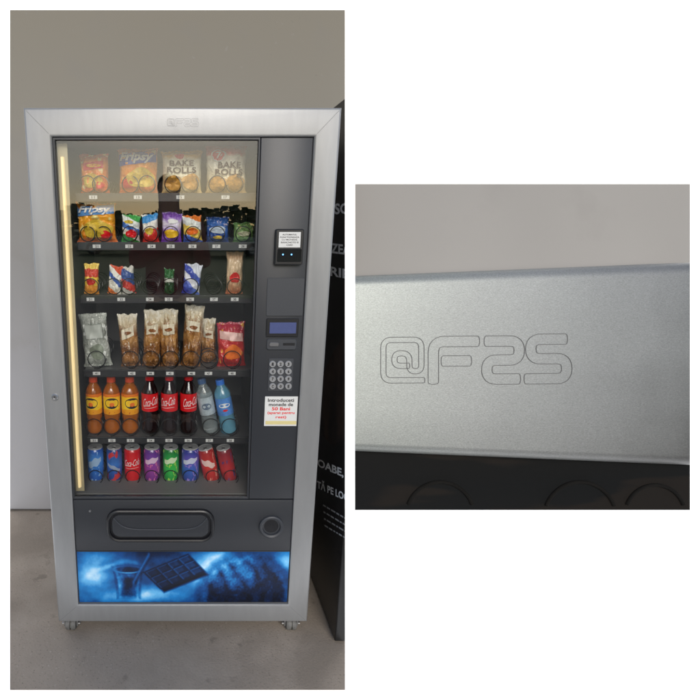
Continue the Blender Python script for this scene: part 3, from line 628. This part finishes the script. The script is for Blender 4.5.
# row 5
TEA = M('amber tea', '#cc700c', .06, 0, .35, 40, coat=.8, bump=.2, bscale=60, trans=.45); TEAL = BAG('tea label', [(0, '#f0a010'), (.25, '#fcd020'), (.70, '#fcc81c'), (.86, '#e87a14'), (1, '#e04818')], interp='CONSTANT', wob=.08, spots=('#c8501c', .66, 5))
OCAP = M('orange cap', '#c8441a', .4); DKP = M('dark label print', '#1c1a20', .4, 0, .5, 150)
for i, (a, b, lb) in enumerate(((86, 102.5, 'amber drink bottle with orange cap, leftmost of three'), (103.5, 120.5, 'amber drink bottle with orange cap, middle of three'), (121.5, 139, 'amber drink bottle with orange cap, beside the dark cola bottles'))):
    bottle(lb, a, b, 376, 4, TEA, OCAP, TEAL, group='amber drink bottles with orange caps', lz=(.36, .72), shape=2, spin=(-14, 8, 20)[i], pic=[(DKP, .85, .095, .02), (YEL, .5, .05, .03), (ORNG, .28, .035, .0)])
COLA = M('dark cola', '#1a0806', .1, 0, .3, 40, coat=.8, bump=.12, bscale=60); RL = M('red label', '#d4121a', .35, 0, .12, 60); RC = M('red cap', '#c8141a', .4)
for i, (a, b, lb) in enumerate(((141.5, 158.5, 'dark cola bottle with red label, beside the amber bottles'), (161, 178, 'dark cola bottle with red label, middle of three'), (180, 197, 'dark cola bottle with red label, beside the clear water bottle'))):
    bottle(lb, a, b, 374, 4, COLA, RC, RL, txt=('Coca-Cola', 1.9, .14, WPRINT), group='dark cola bottles with red labels', lz=(.40, .70), spin=(10, -12, 18)[i])
WAT = M('clear water', '#d0dadc', .04, 0, .3, 25, coat=.8, trans=.8, bump=.4, bscale=45); WAT2 = M('blue water', '#86ccf2', .04, 0, .3, 25, coat=.8, trans=.6, bump=.4, bscale=45)
bottle('clear grey water bottle leaning left beside the last cola bottle', 205, 221, 377, 4, WAT, M('grey cap', '#3c5a84', .4), M('pale label', '#a8b4bc', .4, 0, .6, 60), rot=-11, name='water_bottle', shape=1, xo=-.004, pic=[(M('slate print', '#5a6a80', .4, 0, .5, 90), .6, .06, 0)])
bottle('blue water bottle leaning left at the right end of the bottle shelf', 222, 238.5, 378, 4, WAT2, M('blue cap', '#2a6cc8', .4), M('blue label', '#4c84cc', .4, 0, .6, 60), rot=-11, name='water_bottle', shape=1, xo=-.002, pic=[(WPRINT, .7, .04, .03), (RED, .3, .02, -.06)])
for p in (94.5, 112, 130.5, 150, 169.5, 188.5, 211, 230): coil(p, 4, .030)
for p, s in ((94, '51'), (112, '52'), (130, '53'), (150, '54'), (169, '55'), (188, '56'), (210, '57'), (230, '58')): pricetag(p, 4, s)
# row 6
def canm(n, stops, **k): return BAG(n, stops, rough=.2, coat=.5, **k)
can('blue drink can at the left end of the bottom shelf', 88, 104, 446, 5, canm('blue can', [(0, '#1444a0'), (.4, '#2a76d4'), (.7, '#4690e4'), (1, '#1c54b0')], spots=('#8cb8e8', .63, 6)), dots=(M('silver blue print', '#a0c0e4', .3), .6, .12, .1))
can('dark blue can with red patches beside the all blue one', 107, 122.5, 446, 5, canm('blue red can', [(0, '#1c3474'), (.4, '#265cb8'), (.55, '#3a78cc'), (1, '#204080')], spots=('#c83438', .56, 3)), dots=(M('slate blue print', '#9cacc8', .3), .45, .06, -.1))
can('bright red cola can with white lettering on the bottom shelf', 124.5, 141, 446, 5, canm('red can', [(0, '#c01018'), (.5, '#ec1c22'), (1, '#c81018')]), txt=('Coca-Cola', 2.0, .19, WPRINT, .6))
can('purple drink can between the red can and the green can', 144, 160.5, 446, 5, canm('purple can', [(0, '#5a2478'), (.4, '#a044a4'), (.7, '#7c40a8'), (1, '#5c3084')], spots=('#d470a8', .60, 5)), dots=(M('plum print', '#e0c0dc', .4), .66, .08, .06))
can('green drink can in the middle of the bottom shelf', 163, 179, 446, 5, canm('green can', [(0, '#1c8038'), (.4, '#3ac450'), (.7, '#2cac48'), (1, '#1c7034')], spots=('#a8dc58', .60, 5)), dots=(M('lime print', '#d8ecc0', .4), .66, .08, .06))
can('blue and violet drink can right of the green can', 181.5, 199, 446, 5, canm('violet can', [(0, '#2c3084'), (.4, '#3c68c8'), (.7, '#6454bc'), (1, '#28388c')], spots=('#9c84d4', .60, 5)), dots=(M('pale violet print', '#d0d4ec', .4), .66, .08, .06))
can('red drink can leaning left beside the blue violet can', 205, 221, 446, 5, canm('dark red can', [(0, '#a41c1c'), (.5, '#d4342c'), (1, '#a02020')], spots=('#e08c7c', .62, 4)), rot=-12, dots=(M('pink print', '#ecc8c0', .4), .58, .10, -.1), xo=-.003)
can('deep red drink can leaning left at the right end of bottom shelf', 223, 238.5, 446, 5, canm('deep red can', [(0, '#841820'), (.4, '#c42c30'), (.7, '#a42430'), (1, '#7c1c28')], spots=('#5c3468', .62, 4)), rot=-12, xo=-.002)
for p in (96, 114.5, 133, 152, 171, 190, 213, 231): coil(p, 5, .026)
for p, s in ((96, '61'), (114, '62'), (133, '63'), (152, '64'), (171, '65'), (190, '66'), (213, '67'), (231, '68')): pricetag(p, 5, s)
# ------------------------------------------------------------------ black machine at the right
XB = .53; BH = 1.842
BM = thing('vending_machine', 'black vending machine with white lettering at the right edge of the photo', 'vending machine', (.6, .5, 0))
bm = bmn(); box(bm, XB, XB+.9, -.04, .80, .012, BH, .004); trim(bm, *LR)
obj('cabinet', bm, M('black print panel', (.010, .0095, .0095, 1), .35, 0, .3, 30, spec=.3), BM)
bm = bmn(); box(bm, XB+.012, XB+.9, -.02, .78, .0, .011); trim(bm, *LR); obj('plinth', bm, BLACK, BM)
bm = bmn()       # brown coffee picture printed on the side panel
def sp_(px, py): return atx(px, py, XB-.0008)
out = [(319, 395), (324, 372), (333, 352), (345, 335), (352, 360), (352, 420), (345, 441), (333, 446), (323, 436), (318, 418)]
bm.faces.new([bm.verts.new(sp_(*p)) for p in out]); trim(bm, *LR, fill=False)
obj('printed_picture', bm, speckle(M('coffee print', (.045, .026, .018, 1), .5, 0, .8, 22), (.010, .008, .008, 1), 9, .48, .9, .12), BM, normals=False)
LET = M('white lettering', (.92, .92, .92, 1), .5); GLET = M('grey lettering', (.35, .35, .35, 1), .5)
def side(px0, py0, wpx, hpx, slope): return lambda u, v: atx(px0+(u+.5)*wpx, py0+(u+.5)*wpx*slope-v*hpx, XB-.0018)
for px, py, s, wpx, hpx, sl in ((334.5, 209, 'SO', 15, 11, -.05), (331, 248, 'ZEA', 19, 10, .12), (330, 271, 'RIE', 19, 9.5, .18), (317.5, 463, 'OABE,', 26, 9.5, .42), (317, 483, 'T\u0102 PE LOC', 31, 10, .45)):
    bm = text(bmn(), s, side(px, py, wpx, hpx, sl), .03); trim(bm, *LR, fill=False); obj('lettering', bm, LET, BM, normals=False)
random.seed(11)
for i in range(4):
    bm = bmn(); x = 323+i*.5
    while x < 346:
        wl = random.uniform(1.5, 4.5); f_ = lambda X, dy: atx(X, 505+i*6.5+(X-323)*.6+dy, XB-.0015)
        bm.faces.new([bm.verts.new(p) for p in (f_(x, .8), f_(x+wl, .8), f_(x+wl, -.8), f_(x, -.8))]); x += wl+1
    trim(bm, *LR, fill=False); obj('small_print', bm, GLET, BM, normals=False)
# ------------------------------------------------------------------ close-up of the frame rail (right-hand picture)
x0, y0, x1, y1 = 355, 184, 690, 510
def quad(a, b, c, d, z): return [cam(a, b, z), cam(a, d, z), cam(c, d, z), cam(c, b, z)]
WP = M('pale plaster wall', (.300, .286, .270, 1), .9, 0, .18, 1.2, .1, 30, detail=2)
speckle(WP, (.235, .222, .208, 1), 3.5, .60, .5, .2)
bm = hull8(bmn(), quad(x0, y0, x1, y1-60, 1.80), quad(x0, y0, x1, y1-60, 1.83)); hull8(bm, quad(500, 300, 560, 400, 1.832), quad(500, 300, 560, 400, 3.2))
tag(obj('plaster_wall', bm, WP, org=cam(522, 480, 1.8)), 'blurred pale grey wall above the enlarged metal rail', 'wall')
CL = thing('metal_door_frame', 'enlarged silver metal frame rail with engraved outline logo, in the right-hand picture', 'metal frame', cam(522, 505, 1.7))
m = bpy.data.materials.new('brushed aluminium painted shade'); m.use_nodes = True; t = m.node_tree; b = t.nodes['Principled BSDF']
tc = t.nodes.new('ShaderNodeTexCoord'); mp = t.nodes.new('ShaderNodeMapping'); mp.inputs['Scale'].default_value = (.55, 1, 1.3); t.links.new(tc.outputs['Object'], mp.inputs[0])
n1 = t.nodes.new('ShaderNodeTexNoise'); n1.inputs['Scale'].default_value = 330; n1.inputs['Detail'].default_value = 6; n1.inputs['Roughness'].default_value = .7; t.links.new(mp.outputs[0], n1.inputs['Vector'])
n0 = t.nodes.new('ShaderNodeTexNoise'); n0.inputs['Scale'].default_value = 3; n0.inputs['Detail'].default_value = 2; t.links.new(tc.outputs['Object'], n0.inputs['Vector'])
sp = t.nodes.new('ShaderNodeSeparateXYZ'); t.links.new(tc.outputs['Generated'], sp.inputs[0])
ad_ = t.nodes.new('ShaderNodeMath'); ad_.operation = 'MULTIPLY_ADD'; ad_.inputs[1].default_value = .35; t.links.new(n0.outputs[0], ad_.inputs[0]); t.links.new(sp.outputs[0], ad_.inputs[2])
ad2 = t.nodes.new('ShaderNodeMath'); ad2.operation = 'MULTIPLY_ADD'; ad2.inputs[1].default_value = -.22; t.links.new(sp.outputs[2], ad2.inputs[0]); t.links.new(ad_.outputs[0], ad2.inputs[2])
rp = t.nodes.new('ShaderNodeValToRGB'); cr = rp.color_ramp; cr.elements[0].position = .05; cr.elements[0].color = (.300, .318, .300, 1); cr.elements[1].position = 1.; cr.elements[1].color = (.115, .115, .113, 1)  # soft shadow painted into the metal colour, darkening towards the lower right
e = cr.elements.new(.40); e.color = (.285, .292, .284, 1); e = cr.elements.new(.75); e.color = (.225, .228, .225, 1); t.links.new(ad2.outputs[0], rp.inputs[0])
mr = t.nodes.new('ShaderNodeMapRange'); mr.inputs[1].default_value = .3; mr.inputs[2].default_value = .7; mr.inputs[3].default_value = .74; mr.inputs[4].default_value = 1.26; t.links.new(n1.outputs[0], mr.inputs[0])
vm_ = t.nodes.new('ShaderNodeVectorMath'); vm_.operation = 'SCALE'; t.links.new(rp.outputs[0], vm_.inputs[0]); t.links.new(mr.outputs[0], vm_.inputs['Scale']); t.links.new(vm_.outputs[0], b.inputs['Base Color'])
b.inputs['Metallic'].default_value = .45; b.inputs['Roughness'].default_value = .45
bpn = t.nodes.new('ShaderNodeBump'); bpn.inputs['Strength'].default_value = .12; bpn.inputs['Distance'].default_value = .004; t.links.new(n1.outputs[0], bpn.inputs['Height']); t.links.new(bpn.outputs[0], b.inputs['Normal'])
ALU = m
bm = bmn(); NU = 40; prof = [(0, 1.78)]
for k in range(9):
    a = R(90*k/8); prof.append((.060*(1-math.cos(a)), 1.62+.035*(1-math.sin(a))))
prof += [(.25, 1.62), (.5, 1.62), (.75, 1.62), (.955, 1.62)]
for k in range(1, 9):
    a = R(90*k/8); prof.append((.955+.045*math.sin(a), 1.62+.035*(1-math.cos(a))))
prof.append((1.0, 1.78)); rows = []
for i in range(NU+1):
    px = x0+(x1-x0)*i/NU; tp = 276-(px-355)*13.5/335; bt = 451+(px-355)*14/335
    rows.append([cam(px, tp+(bt-tp)*f, z) for f, z in prof])
V = [[bm.verts.new(p) for p in r_] for r_ in rows]
for a, b in zip(V, V[1:]):
    for j in range(len(prof)-1): bm.faces.new((a[j], b[j], b[j+1], a[j+1]))
    bm.faces.new((a[-1], b[-1], b[0], a[0]))
bm.faces.new([bm.verts.new(p) for p in rows[0]]); bm.faces.new([bm.verts.new(p) for p in rows[-1][::-1]])
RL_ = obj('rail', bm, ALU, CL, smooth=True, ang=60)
bm = bmn()
for lp in LOGO: ribbon(bm, lp, .62, lambda p: cam(p.x, p.y-(p.x-380)*.008, 1.6188))
obj('engraved_logo', bm, M('engraving', (.105, .105, .105, 1), .6), RL_)
bm = hull8(bmn(), quad(x0, 446, x1, y1, 1.685), quad(x0, 446, x1, y1, 1.76))
DG = obj('door_glass', bm, BAG('dark glass', [(0, '#0c0d0e'), (.45, '#090a0b'), (.8, '#0a0a0a'), (1, '#0c0c0c')], wob=.2, scale=3, rough=.6, spots=('#171310', .50, 2.2), coat=0, spec=.12), CL)
DIM = M('dim coil', (.0085, .0078, .007, 1), .9, 0, .3, 20, spec=.10)
for cx_, cy_, rad in ((440, 516, 34), (580, 518, 36), (655, 515, 30)):
    pts = []
    for k in range(29):
        a = R(200+140*k/28); X, Y_ = cx_+rad*math.cos(a), cy_+rad*math.sin(a)
        if Y_ < 507.5: pts.append(cam(X, Y_, 1.684))
    if len(pts) > 3: obj('coil', tube(bmn(), pts, .006, 10), DIM, CL, smooth=True)
# ------------------------------------------------------------------ what the glass mirrors: photographer, parked cars, trees
def skin(name, V, E, rad, m, parent, sub=2, root=0):
    me = bpy.data.meshes.new(name); me.from_pydata([Vector(v)-ORG[parent.name] for v in V], E, []); o = bpy.data.objects.new(name, me); COL.objects.link(o)
    md = o.modifiers.new('s', 'SKIN'); md.use_smooth_shade = True
    for i, sv in enumerate(me.skin_vertices[0].data):
        r_ = rad[i]; sv.radius = r_ if isinstance(r_, tuple) else (r_, r_); sv.use_root = (i == root)
    sb = o.modifiers.new('u', 'SUBSURF'); sb.levels = sub; sb.render_levels = sub
    dg = bpy.context.evaluated_depsgraph_get(); dg.update(); m2 = bpy.data.meshes.new_from_object(o.evaluated_get(dg)); bpy.data.objects.remove(o)
    m2.name = name; m2.materials.clear(); m2.materials.append(m)
    for p in m2.polygons: p.use_smooth = True
    o = bpy.data.objects.new(name, m2); COL.objects.link(o); o.parent = parent; ORG[o.name] = ORG[parent.name]; return o
try:
    bx, by = -.10, -1.98
    PE = thing('person', 'person in maroon jacket and dark trousers holding up a phone, mirrored in the glass', 'person', Vector((bx, by, -.03)))
    SKN = M('skin', (.50, .32, .24, 1), .5)
    V = [(bx, by, .95), (bx, by, 1.15), (bx, by+.01, 1.36), (bx, by+.01, 1.50), (bx, by+.03, 1.58), (bx, by+.03, 1.68), (bx, by+.02, 1.73)]; E = [(0, 1), (1, 2), (2, 3), (3, 4), (4, 5), (5, 6)]; Rd = [(.15, .11), (.13, .10), (.15, .10), .055, .075, .085, .06]
    V.append((bx, by+.13, 1.62)); E.append((4, 7)); Rd.append(.014)
    for s in (-1, 1):
        k = len(V); hx = .075*s
        V += [(bx+.17*s, by, 1.41), (bx+.23*s, by+.06, 1.17), (hx*.95, by+.30, 1.36), (hx, by+.345, 1.40)]; E += [(2, k), (k, k+1), (k+1, k+2), (k+2, k+3)]; Rd += [.055, .042, .028, (.03, .018)]
        for f in range(4):
            q = len(V); z = 1.385+.018*f; V += [(hx+.012*s, by+.375, z), (hx+.006*s, by+.405, z+.004), (hx-.022*s, by+.412, z+.003)]; E += [(k+3, q), (q, q+1), (q+1, q+2)]; Rd += [.009, .008, .007]
        q = len(V); V += [(hx-.015*s, by+.365, 1.375), (hx-.04*s, by+.375, 1.39)]; E += [(k+3, q), (q, q+1)]; Rd += [.011, .009]
        k = len(V); V += [(bx+.09*s, by, .88), (bx+.10*s, by+.01, .48), (bx+.11*s, by-.01, .06), (bx+.12*s, by+.13, .0)]; E += [(0, k), (k, k+1), (k+1, k+2), (k+2, k+3)]; Rd += [.085, .055, .04, .035]
    skin('body', V, E, Rd, SKN, PE)
    V = [(bx, by, .90), (bx, by, 1.10), (bx, by+.005, 1.30), (bx, by+.005, 1.43), (bx, by+.01, 1.49)]; E = [(0, 1), (1, 2), (2, 3), (3, 4)]; Rd = [(.19, .14), (.175, .135), (.19, .13), (.16, .10), .075]
    for s in (-1, 1):
        k = len(V); V += [(bx+.18*s, by, 1.41), (bx+.235*s, by+.06, 1.17), (.085*s, by+.28, 1.345)]; E += [(3, k), (k, k+1), (k+1, k+2)]; Rd += [.078, .06, .042]
    skin('jacket', V, E, Rd, M('maroon cloth', (.20, .03, .04, 1), .8, 0, .3, 40), PE)
    V = [(bx, by, .98), (bx, by, .90)]; E = [(0, 1)]; Rd = [(.17, .125), (.17, .125)]
    for s in (-1, 1):
        k = len(V); V += [(bx+.095*s, by, .80), (bx+.10*s, by+.01, .48), (bx+.11*s, by-.01, .07)]; E += [(1, k), (k, k+1), (k+1, k+2)]; Rd += [.10, .075, .06]
    skin('trousers', V, E, Rd, M('dark cloth', (.02, .022, .03, 1), .9), PE)
    skin('hair', [(bx, by-.03, 1.62), (bx, by-.02, 1.71), (bx, by+.05, 1.745)], [(0, 1), (1, 2)], [.085, .09, .06], M('dark hair', (.02, .014, .01, 1), .7), PE)
    for s in (-1, 1): skin('shoe', [(bx+.11*s, by-.04, .02), (bx+.115*s, by+.08, .015), (bx+.12*s, by+.18, .005)], [(0, 1), (1, 2)], [.048, .045, .035], M('shoe', (.03, .03, .03, 1), .6), PE)
    ph = tag(obj('phone', box(bmn(), -.078, .078, by+.388, by+.396, 1.375, 1.450, .003), BLACK, org=Vector((0, by+.392, 1.375)), smooth=True), 'black phone held up sideways by the mirrored person', 'phone')
except Exception as ex: print('person', ex)
def car(cx, cy, col, label, flip=1):
    o = thing('parked_car', label, 'car', Vector((cx, cy, -.05)), 'cars parked on the grass beyond')
    f = lambda pts: [(cx+flip*x, z-.05) for x, z in pts]; b0 = cy-.85; b1 = cy+.85
    arch = lambda c: [(c+.36*math.cos(R(180-180*k/8)), .30+.36*math.sin(R(180-180*k/8))) for k in range(9)]
    pts = [(-2.1, .30)]+arch(-1.35)+arch(1.3)+[(2.1, .32), (2.12, .62), (1.95, .86), (1.0, .97), (-1.7, 1.0), (-2.08, .9), (-2.15, .6)]
    bm = prism(bmn(), f(pts), b0, b1); bd = obj('car_body', bm, M('car paint', col, .25, .2, .05, 5, coat=.8), o)
    bm = prism(bmn(), f([(-1.75, 1.002), (1.0, .975), (.35, 1.42), (.1, 1.46), (-1.1, 1.46), (-1.4, 1.40)]), b0+.1, b1-.1); obj('glasshouse', bm, M('car glass', (.02, .025, .03, 1), .05), o)
    bm = prism(bmn(), f([(.36, 1.425), (.1, 1.475), (-1.1, 1.475), (-1.42, 1.41), (-1.1, 1.462), (.1, 1.462)]), b0+.09, b1-.09); obj('car_roof', bm, bd.data.materials[0], o)
    for x in (-1.35, 1.3):
        for y, s in ((b0+.02, -1), (b1-.02, 1)):
            bm = lathe_y(bmn(), [(.29, y-.12*s), (.31, y-.1*s), (.31, y-.02*s), (.29, y)], cx+flip*x, .26, 24); wh = obj('wheel', bm, BLACK, o, smooth=True)
            obj('rim', lathe_y(bmn(), [(.19, y+.001*s), (.17, y+.008*s)], cx+flip*x, .26, 16), STEEL, wh)
    for y in (b0+.2, b1-.5): obj('headlight', box(bmn(), cx+flip*2.04-.05, cx+flip*2.04+.05, y, y+.3, .60, .74, .01), WPRINT, o)
car(2.1, -25, (.65, .66, .68, 1), 'silver parked car mirrored at the right of the glass', 1)
car(-3.6, -27, (.72, .72, .72, 1), 'white parked car mirrored at the left of the glass', -1)
random.seed(5); bm = bmn()
for k in range(9000):
    x = random.uniform(-40, 40); hh = 2.5+1.5*noise.noise(Vector((x*.13, 3, 0)))+.8*noise.noise(Vector((x*.5, 7, 0))); c = Vector((x, -36+random.uniform(-3, 3), random.random()**.7*max(.8, hh)))
    q = Matrix.Rotation(random.random()*6, 3, 'Z') @ Matrix.Rotation(random.random()*6, 3, 'X'); s = random.uniform(.15, .35)
    bm.faces.new([bm.verts.new(c+q @ Vector(p)*s) for p in ((-1, -.6, 0), (1, -.6, 0), (.7, .7, .2), (-.8, .6, .1))])
tag(obj('treeline', bm, M('leaves', (.14, .19, .08, 1), .8, 0, .5, 3), normals=False), 'far green row of trees mirrored in the machine glass', 'trees', kind='stuff')
